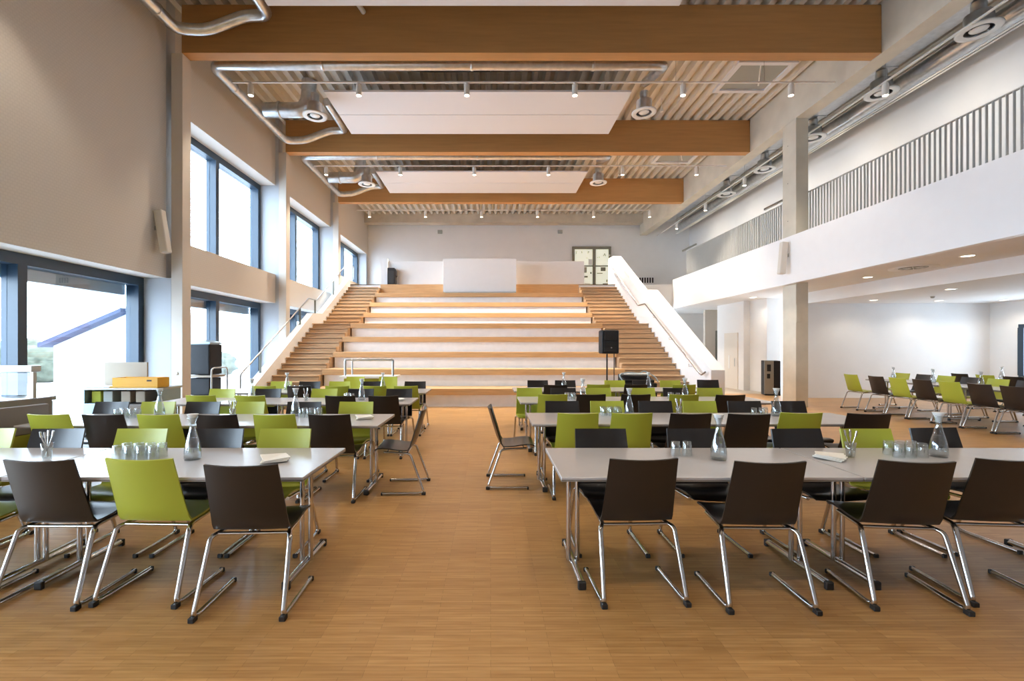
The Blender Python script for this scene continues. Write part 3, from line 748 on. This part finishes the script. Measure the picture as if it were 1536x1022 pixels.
for side, near, far, yy_, legs in (('balcony-side', NEAR_R, FAR_R, RY, LEGS_R), ('window-side', NEAR_L, FAR_L, LY, LEGS_L)):
    for r in range(4):
        for k, (x_, y_, a, c_) in enumerate(settle(near[r], yy_[r], legs, 1)):
            chair(x_, y_, R(a), c_, '%s shell chair, %s from the aisle, near side of the %s %s table row' % (CN[c_], ORD[k], ROW[r], side), 'chairs with backs to the camera at the rows')
        for k, (x_, y_, a, c_) in enumerate(settle(far[r], yy_[r], legs, -1)):
            chair(x_, y_, R(180 + a), c_, '%s shell chair, %s from the aisle, far side of the %s %s table row' % (CN[c_], ORD[k], ROW[r], side), 'chairs facing the camera at the rows')
chair(-.70, 4.99, R(90 + 2), 'b', 'black shell chair standing in the aisle at the end of the window-side tables', 'chairs at table ends in the aisle')
chair(-.04, 5.17, R(-90), 'b', 'black shell chair standing in the aisle at the end of the balcony-side tables', 'chairs at table ends in the aisle')
chair(-2.35, 10.45, R(180), 'g', 'lime green shell chair behind the last window-side row, nearer the aisle', 'spare chairs behind the last row')
chair(-3.1, 10.45, R(180), 'g', 'lime green shell chair behind the last window-side row, nearer the windows', 'spare chairs behind the last row')

# dining tables under the balcony (rows run away from the camera)
for k in range(3):
    table(9.98, 10.65 - 1.88 * k, R(90), 'grey topped table under the balcony, %s from the end wall, row nearest the column' % ORD[k], 'tables under the balcony')
for k in range(3):
    table(12.95, 11.6 - 1.88 * k, R(90), 'grey topped table under the balcony, %s from the end wall, row nearest the side window' % ORD[k], 'tables under the balcony')
for k, (y_, c_) in enumerate(((11.37, 'g'), (10.63, 'b'), (10.07, 'g'), (9.5, 'b'), (8.93, 'g'), (8.38, 'b'), (7.83, 'b'), (7.2, 'g'))):
    chair(8.98, y_, R(-90), c_, '%s shell chair under the balcony, hall side, %s from the end wall' % (CN[c_], ORD[k]), 'chairs on the hall side of the balcony tables')
for k, (y_, c_) in enumerate(((11.9, 'g'), (11.3, 'b'), (10.75, 'g'), (10.2, 'b'), (9.65, 'g'), (9.1, 'b'), (8.55, 'g'), (8.0, 'b'))):
    chair(10.86, y_, R(90), c_, '%s shell chair under the balcony, inner side, %s from the end wall' % (CN[c_], ORD[k]), 'chairs on the inner side of the balcony tables')
for k, (y_, c_) in enumerate(((11.7, 'b'), (11.1, 'g'), (10.5, 'b'), (9.9, 'b'), (9.3, 'g'))):
    chair(12.05, y_, R(-90), c_, '%s shell chair by the innermost balcony tables, %s from the end wall' % (CN[c_], ORD[k]), 'chairs by the far dining tables')

# ------------------------------------------------------------------ tableware
TZ = .7405
def make_carafe():
    t = empty('water_carafe', (0, 0, TZ), 0, 'x', 'carafe')
    MB().lathe([(.0001, .004), (.05, .004), (.056, .012), (.055, .06), (.045, .12), (.029, .18), (.0195, .225), (.0185, .255), (.026, .285), (.034, .30), (.032, .30), (.0245, .284), (.017, .255), (.0175, .225), (.027, .18), (.0425, .12), (.0525, .06), (.052, .014), (.0001, .010)], (0, 0, 0), 20).lathe([(.0001, 0), (.05, 0), (.05, .004)], (0, 0, 0), 20).build('bottle', 'carafe', t)
    MB().lathe([(.0001, .012), (.051, .012), (.0515, .06), (.0415, .12), (.0335, .155), (.0001, .155)], (0, 0, 0), 18).build('water', 'water', t)
    MB().lathe([(.0155, .252), (.0165, .262), (.026, .298), (.036, .320), (.038, .323), (.026, .318), (.0001, .312)], (0, 0, 0), 18).build('lid', 'lid', t)
    return t
def make_tumbler():
    t = empty('drinking_glass', (0, 0, TZ), 0, 'x', 'glass')
    MB().lathe([(.036, 0), (.0345, .05), (.031, .10), (.029, .104), (.0001, .104)], (0, 0, 0), 16).lathe([(.034, .001), (.0325, .05), (.0285, .094), (.0001, .094)], (0, 0, 0), 16).build('glass_body', 'tumbler', t)
    return t
def make_cutlery():
    t = empty('cutlery_glass', (0, 0, TZ), 0, 'x', 'cutlery glass')
    MB().lathe([(.0001, .003), (.026, .003), (.036, .11), (.034, .11), (.024, .007), (.0001, .007)], (0, 0, 0), 16).build('glass_body', 'tumbler', t)
    for k in range(4):
        a = k * 1.5 + .4; dx, dy = math.cos(a) * .028, math.sin(a) * .02
        MB().tube([(-dx * .5, -dy * .5, .01), (dx * 1.4, dy * 1.4, .16)], .0035, 6).tube([(dx * 1.4, dy * 1.4, .155), (dx * 1.7, dy * 1.7, .195)], .008, 6, sx=.4).build('spoon', 'chrome', t)
    return t
def make_napkins():
    t = empty('napkin_stack', (0, 0, TZ), 0, 'x', 'napkins')
    for k in range(3):
        MB().add([(-.085, -.085, .002 + .008 * k), (.085, -.085, .010 + .008 * k), (.085, .085, .004 + .009 * k), (-.085, .085, .012 + .008 * k),
                  (-.085, -.085, .008 + .008 * k), (.085, -.085, .016 + .008 * k), (.085, .085, .010 + .009 * k), (-.085, .085, .022 + .008 * k)],
                 [(0, 3, 2, 1), (4, 5, 6, 7), (0, 1, 5, 4), (1, 2, 6, 5), (2, 3, 7, 6), (3, 0, 4, 7)]).build('napkin', 'paper', t, rz=.15 * k)
    return t
PROTO = {'c': make_carafe(), 'g': make_tumbler(), 'k': make_cutlery(), 'n': make_napkins()}
pu = dict.fromkeys(PROTO, False)
def ware(kind, x, y, rz, label, group=None):
    if not pu[kind]:
        t = PROTO[kind]; t.location = (x, y, TZ); t.rotation_euler = (0, 0, rz); t['label'] = label
        if group: t['group'] = group
        pu[kind] = True; return t
    return copy_tree(PROTO[kind], (x, y, TZ), rz, label, group)
carafes = [(1.63, 3.24, 'front balcony-side row, nearer the aisle'), (3.28, 3.32, 'front balcony-side row, farther from the aisle'),
           (1.62, 5.3, 'second balcony-side row, nearer the aisle'), (3.34, 5.3, 'second balcony-side row, farther from the aisle'),
           (1.42, 6.98, 'third balcony-side row, nearer the aisle'), (3.02, 7.05, 'third balcony-side row, farther from the aisle'),
           (1.42, 8.8, 'rearmost balcony-side row, nearer the aisle'), (3.06, 8.8, 'rearmost balcony-side row, farther from the aisle'),
           (-2.13, 3.24, 'front window-side row'), (-3.87, 5.3, 'second window-side row, nearer the windows'), (-2.28, 5.3, 'second window-side row, nearer the aisle'),
           (-1.97, 6.93, 'third window-side row, nearer the aisle'), (-3.66, 6.95, 'third window-side row, nearer the windows'),
           (-3.87, 8.62, 'rearmost window-side row, nearer the windows'), (-2.05, 8.62, 'rearmost window-side row, nearer the aisle')]
for x_, y_, l in carafes:
    ware('c', x_, y_, random.uniform(0, 3), 'clear water carafe with white pouring lid on the ' + l, 'water carafes on the tables')
for k, y_ in enumerate((11.2, 10.2, 9.2, 8.2)):
    ware('c', 9.95, y_, 0, 'water carafe on the near balcony tables, %s from the end wall' % ORD[k], 'water carafes on the tables')
for k, y_ in enumerate((11.4, 10.2)):
    ware('c', 12.85, y_, 0, 'water carafe on the far balcony tables, %s from the end wall' % ORD[k], 'water carafes on the tables')
def cluster(cx, cy, spots, where):
    for (dx, dy) in spots:
        ware('g', cx + dx, cy + dy, 0, 'upturned tumbler ' + where, 'tumblers ' + where)
G8 = [(i * .085 - .13, j * .085) for j in (0, 1) for i in range(4)]
G6 = [(i * .085 - .09, j * .085) for j in (0, 1) for i in range(3)]
cluster(-2.52, 3.22, G8, 'in the group of eight on the front window-side row')
ware('g', 1.37, 3.36, 0, 'upturned tumbler beside the nearest carafe, the one closer to the aisle', None)
ware('g', 1.455, 3.36, 0, 'upturned tumbler beside the nearest carafe, the one closer to that carafe', None)
cluster(3.06, 3.30, G6, 'in the group of six beside the far carafe on the front balcony-side row')
cluster(1.42, 5.3, G6, 'in the group on the second balcony-side row nearer the aisle')
cluster(3.05, 5.25, [(0, 0), (.09, 0), (.16, .06)], 'in the group on the second balcony-side row farther from the aisle')
cluster(-3.98, 5.12, [(a - .15, b) for a, b in G6], 'in the group on the second window-side row nearer the windows')
cluster(-2.06, 5.16, G6, 'in the group on the second window-side row nearer the aisle')
cluster(1.18, 6.95, [(0, 0), (.09, 0), (0, .09), (.09, .09)], 'in the group on the third balcony-side row nearer the aisle')
cluster(2.8, 7.0, [(0, 0), (.09, 0), (.0, .09)], 'in the group on the third balcony-side row farther from the aisle')
cluster(-2.2, 6.9, [(0, 0), (.09, 0), (.0, .09)], 'in the group on the third window-side row')
cluster(-3.72, 8.45, [(0, 0), (.09, 0), (.18, 0)], 'in the group on the rearmost window-side row')
for x_, y_, a, l in ((2.44, 3.26, .7, 'front balcony-side row'), (-1.52, 3.2, .3, 'front window-side row'), (-1.42, 5.1, .2, 'second window-side row'), (-1.40, 6.85, .2, 'third window-side row')):
    ware('n', x_, y_, a, 'small folded stack of white paper napkins on the ' + l, 'napkin stacks')
for x_, y_, l in ((2.62, 3.30, 'front balcony-side row'), (-3.2, 3.27, 'front window-side row'), (-2.93, 5.15, 'second window-side row'), (2.22, 5.35, 'second balcony-side row'), (-2.75, 6.75, 'third window-side row')):
    ware('k', x_, y_, random.uniform(0, 3), 'glass tumbler holding spoons on the ' + l, 'tumblers of spoons')

# ------------------------------------------------------------------ loose equipment
# loudspeaker on stand
t = empty('speaker_stand', (2.72, 10.6, 0), 0, 'black tripod stand in front of the tiered seating', 'speaker stand')
MB().tube([(0, 0, .25), (0, 0, 1.395)], .018, 10).build('pole', 'dark', t)
for a in (90, 210, 330):
    MB().tube([(0, 0, .55), (.42 * math.cos(R(a)), .42 * math.sin(R(a)), .02)], .014, 8).build('leg', 'dark', t)
MB().cyl((0, 0, .48), .035, .1, 12).build('collar', 'dark', t)
t = empty('loudspeaker', (2.76, 10.6, 1.42), 0, 'black loudspeaker on a tripod stand before the oak steps', 'loudspeaker')
MB().bbox(-.2, .2, -.16, .18, -.02, .53, .035, 3).build('cabinet', 'dark', t)
MB().bbox(-.14, .14, -.172, -.158, .28, .49, .01).build('horn', 'cap', t)
MB().bbox(-.15, .15, -.168, -.158, .03, .27, .01).build('woofer_grille', 'cap', t)
MB().cyl((.02, -.176, .12), .016, .008, 12, 'y').build('badge', 'steel', t)
t = empty('microphone_stand', (2.98, 10.95, 0), 0, 'thin black pole stand beside the loudspeaker tripod', 'stand')
MB().tube([(0, 0, .02), (0, 0, 1.5)], .012, 8).build('pole', 'dark', t)
MB().cyl((0, 0, 0), .12, .02, 18).build('base', 'dark', t)
# equipment case
t = empty('equipment_case', (3.2, 9.96, 0), 0, 'black equipment case with mixer and cables behind the rearmost row', 'case')
MB().bbox(-.36, .36, -.28, .28, 0, .78, .02).build('body', 'dark', t)
MB().prism([(-.26, .785), (.26, .785), (.26, .95), (-.26, .84)], 'x', -.33, .3).build('mixer', 'dark', t)
MB().tube(rounded([(-.34, -.2, .8), (-.42, -.1, .95), (-.2, 0, 1.0), (.1, .05, .97), (.2, .1, 1.03), (.42, .0, .9), (.44, -.1, .8)], .08), .014, 8).build('cable', 'bluegrey', t)
MB().box(-.3, .25, -.2, .15, .96, .975).build('sheet', 'lid', t)
t = empty('serving_dish', (2.78, 8.62, TZ), 0, 'low black tray with pale lid on the rearmost balcony-side row', 'tray')
MB().bbox(-.16, .16, -.1, .1, 0, .07, .01).build('tray', 'dark', t); MB().bbox(-.12, .12, -.07, .07, .07, .085, .004).build('cover', 'lid', t)

# glass-fronted serving trolley mid-left
t = empty('serving_trolley', (-2.95, 11.0, 0), 0, 'steel serving trolley with square overhead frame before the window-side staircase', 'trolley')
MB().tube(rounded([(-.58, 0, .86), (-.58, 0, 1.25), (.58, 0, 1.25), (.58, 0, .86)], .04), .03, 8).tube(rounded([(-.5, .3, .86), (-.5, .3, 1.22), (.5, .3, 1.22), (.5, .3, .86)], .04), .02, 8).build('frame', 'steel', t)
MB().bbox(-.68, .68, -.12, .42, .80, .86, .008).build('worktop', 'lid', t)
MB().bbox(-.6, .6, -.05, .38, .25, .795, .01).build('cabinet', 'greenfabric', t)
for sx in (-.52, .52):
    for sy in (0, .32):
        MB().tube([(sx, sy, .06), (sx, sy, .26)], .015, 8).build('leg', 'steel', t)
        MB().cyl((sx - .015, sy, .04), .04, .03, 12, 'x').build('caster', 'cap', t)

# black stacked cart by second window bay
t = empty('catering_cart', (-6.50, 10.6, 0), R(-4), 'tall black insulated boxes on a steel cart behind the first window column', 'cart')
MB().bbox(-.42, .10, -.25, .2, .92, 1.62, .03).build('upper_box', 'dark', t)
MB().bbox(-.4, .08, -.22, .2, .45, .84, .02).build('middle_box', 'dark', t)
MB().bbox(-.4, .08, -.22, .2, .14, .38, .02).build('lower_box', 'dark', t)
MB().bbox(-.44, .14, -.27, .24, .86, .905, .005).build('shelf', 'beige', t)
MB().bbox(-.44, .14, -.27, .24, .40, .44, .005).build('shelf', 'beige', t)
for sx in (-.46, .18):
    MB().tube(rounded([(sx, -.29, .1), (sx, -.29, 1.08), (sx, .26, 1.08), (sx, .26, .1)], .1), .018, 8).build('side_rail', 'steel', t)
    for sy in (-.29, .26): MB().cyl((sx - .015, sy, .05), .05, .03, 14, 'x').build('caster', 'cap', t)
MB().prism([(-.4, 1.622), (.08, 1.622), (.08, 1.66), (-.1, 1.71), (-.4, 1.67)], 'y', -.2, .2).build('cloth', 'bluegrey', t)

# buffet trolley at the far left
t = empty('buffet_trolley', (-6.66, 6.28, 0), 0, 'steel buffet trolley with glass sneeze guard by the nearest window', 'trolley')
MB().bbox(-.32, .30, 0, .14, 1.20, 1.29, .01).build('canopy', 'steel', t)
MB().box(-.30, .30, .01, .02, .88, 1.19).build('glass_screen', 'glass', t)
for sx in (-.3, .3):
    MB().box(sx - .02, sx + .02, .0, .05, .84, 1.2).build('upright', 'steel', t)
MB().bbox(-.32, .32, -.04, .34, .78, .84, .006).build('worktop', 'steel', t)
MB().bbox(-.31, .31, 0, .3, .12, .775, .01).build('cabinet', 'bluegrey', t)
for sx in (-.27, .27):
    for sy in (.05, .25): MB().cyl((sx - .015, sy, .05), .05, .03, 12, 'x').build('caster', 'cap', t)

# benches
def bench(x, y0, y1, label, h):
    t = empty('upholstered_bench', (x, y0, 0), R(-12), label, 'bench', 'upholstered benches by the window')
    L = y1 - y0
    MB().bbox(-.03, .03, 0, L, .60, h, .01).build('back_panel', 'greyfabric', t)
    MB().bbox(-.03, .03, 0, L, .10, .598, .01).build('lower_panel', 'greenfabric', t)
    MB().bbox(-.36, -.035, 0.02, L - .02, .30, .45, .03).build('seat_cushion', 'greenfabric', t)
    MB().bbox(-.075, -.031, 0.02, L - .02, .46, h - .05, .01).build('back_cushion', 'greenfabric', t)
    for yy in (.1, L - .1): MB().box(-.33, -.04, yy - .03, yy + .03, 0, .298).build('leg', 'beige', t)
bench(-5.38, 3.3, 5.15, 'grey backed bench with green seat at the window end of the second row', .91)
bench(-5.92, 3.95, 5.75, 'grey backed green bench closest to the nearest window', .92)

# tray return cabinet with yellow crate
t = empty('tray_return_cabinet', (-6.2, 7.6, 0), 0, 'open grey cabinet with beige board and steel top by the window', 'cabinet')
MB().bbox(-.68, .66, 0, .55, .83, .86, .005).build('worktop', 'steel', t)
MB().bbox(-.66, -.1, .02, .53, .05, .60, .01).build('door_panel', 'bluegrey', t)
MB().box(-.66, .64, .5, .53, .6, .828).box(-.66, -.63, .02, .5, .6, .828).box(.61, .64, .02, .5, .05, .828).build('carcass', 'bluegrey', t)
MB().bbox(-.08, .6, .02, .49, .05, .58, .01).build('drawer', 'greyfabric', t)
for k, (a, m_) in enumerate(((-.5, 'greenfabric'), (-.3, 'notice'), (0.0, 'beige'), (.25, 'beige'))):
    MB().bbox(a - .08, a + .08, .1, .4, .605, .80, .01).build('bin', m_, t)
MB().bbox(-.66, .1, .45, .48, .862, 1.28, .004).build('back_board', 'beige', t)
MB().bbox(-.62, -.22, .03, .30, .862, .885, .008).build('tray', 'lid', t)
t = empty('plastic_crate', (-5.98, 7.74, .862), 0, 'bright yellow plastic crate on the tray return cabinet', 'crate')
cr = MB().bbox(-.38, .38, -.12, .16, 0, .02, .004).box(-.38, .38, -.12, -.105, .02, .17).box(-.38, .38, .145, .16, .02, .17).box(-.38, -.365, -.105, .145, .02, .17).box(.365, .38, -.105, .145, .02, .17)
cr.build('crate_body', 'yellow', t)
MB().box(.2, .28, -.123, -.121, .11, .135).build('handle_slot', 'dark', t)

# vending machine by the column
t = empty('vending_machine', (9.08, 14.6, 0), R(-20), 'grey and black vending machine in the corridor behind the pale column', 'vending machine')
MB().bbox(-.22, .22, -.02, .55, 0, 1.12, .01).build('body', 'dark', t)
MB().bbox(-.24, .02, -.06, -.021, .05, 1.12, .006).build('door', 'vend', t)
MB().box(-.17, -.06, -.066, -.061, .78, 1.0).build('display', 'dark', t); MB().box(-.17, -.08, -.066, -.061, .55, .7).build('hatch', 'dark', t)

# ------------------------------------------------------------------ outdoors
struct('ground_outside', MB().box(-60, -7.3, -20, 70, -.25, -.12), 'outground')
t = empty('outbuilding', (-12.2, 14, 0), 0, 'pale outbuilding with sloping bluish roof edge seen through the nearest window', 'outbuilding')
MB().prism([(-1.3, -.1), (1.2, -.1), (1.2, 2.75), (1.0, 2.6), (-1.3, 1.6)], 'y', 0, 3).build('wall', 'outwall', t)
MB().prism([(-1.45, 1.55), (1.05, 2.62), (1.05, 2.74), (-1.45, 1.68)], 'y', -.35, 3.1).build('roof_edge', 'outroof', t)
MB().tube([(.1, -.1, 4.0), (1.0, -.1, 2.65)], .09, 8).build('brace', 'bluegrey', t)
def bush(loc, r, label):
    bm = bmesh.new(); bmesh.ops.create_icosphere(bm, subdivisions=4, radius=1)
    rnd = random.Random(int(loc[0] * 10))
    ph = [rnd.uniform(0, 6) for _ in range(6)]
    for v in bm.verts:
        c = v.co
        k = 1 + .16 * math.sin(5 * c.x + ph[0]) * math.sin(4 * c.y + ph[1]) + .10 * math.sin(11 * c.z + ph[2]) * math.sin(9 * c.x + ph[3]) + .06 * math.sin(23 * c.y + ph[4]) * math.sin(19 * c.z + ph[5])
        v.co = Vector((c.x * k * r, c.y * k * r, (c.z * k + .8) * r * .8))
    m = MB(); bm.verts.index_update()
    m.add([v.co.copy() for v in bm.verts], [[v.index for v in f.verts] for f in bm.faces], True); bm.free()
    t = empty('garden_bush', loc, 0, label, 'bush', 'bushes outside the windows')
    m.build('foliage', 'bush', t); MB().cyl((0, 0, -.1), r * .1, r * .5, 8).build('stem', 'beige', t)
bush((-22, 22, -.12), 1.2, 'pale green bush outside, seen through the nearest window')
bush((-27, 26, -.12), 1.5, 'larger pale bush outside behind the outbuilding')
bush((-16, 26, -.12), 1.1, 'pale bush outside the second window bay')

# ------------------------------------------------------------------ light
wd = bpy.data.worlds.new('sky'); SC.world = wd; wd.use_nodes = True
nt = wd.node_tree; nt.nodes.clear()
wo = nt.nodes.new('ShaderNodeOutputWorld'); bg = nt.nodes.new('ShaderNodeBackground')
bg.inputs['Color'].default_value = (0.69, 0.84, 1.0, 1); bg.inputs['Strength'].default_value = 17
nt.links.new(bg.outputs[0], wo.inputs['Surface'])
def portal(loc, rot, sx, sy):
    ld = bpy.data.lights.new('portal', 'AREA'); ld.shape = 'RECTANGLE'; ld.size = sx; ld.size_y = sy; ld.cycles.is_portal = True
    o = bpy.data.objects.new('portal', ld); COL.objects.link(o); o.location = loc; o.rotation_euler = rot
for (y0, y1, za, zb, mul) in wins:
    portal((-7.35, (y0 + y1) / 2, (za + zb) / 2), (0, R(-90), 0), zb - za, y1 - y0)
portal((15.55, 12.0, 1.42), (0, R(90), 0), 1.6, 2.3)

# ------------------------------------------------------------------ camera
cam = bpy.data.cameras.new('camera'); co = bpy.data.objects.new('camera', cam); COL.objects.link(co)
co.location = (0, 0, CAM_Z); co.rotation_euler = (R(90), 0, 0)
cam.sensor_width = 36; cam.lens = 680 / 1536 * 36
cam.shift_x = 32 / 1536; cam.shift_y = 11 / 1536
cam.clip_end = 300
SC.camera = co
SC.view_settings.view_transform = 'Standard'; SC.view_settings.look = 'None'
SC.view_settings.gamma = 1; SC.view_settings.exposure = 0.0
SC.cycles.max_bounces = 8; SC.cycles.diffuse_bounces = 5; SC.cycles.transparent_max_bounces = 16
SC.cycles.use_denoising = True; SC.cycles.sample_clamp_indirect = 6; SC.cycles.caustics_reflective = False; SC.cycles.caustics_refractive = False
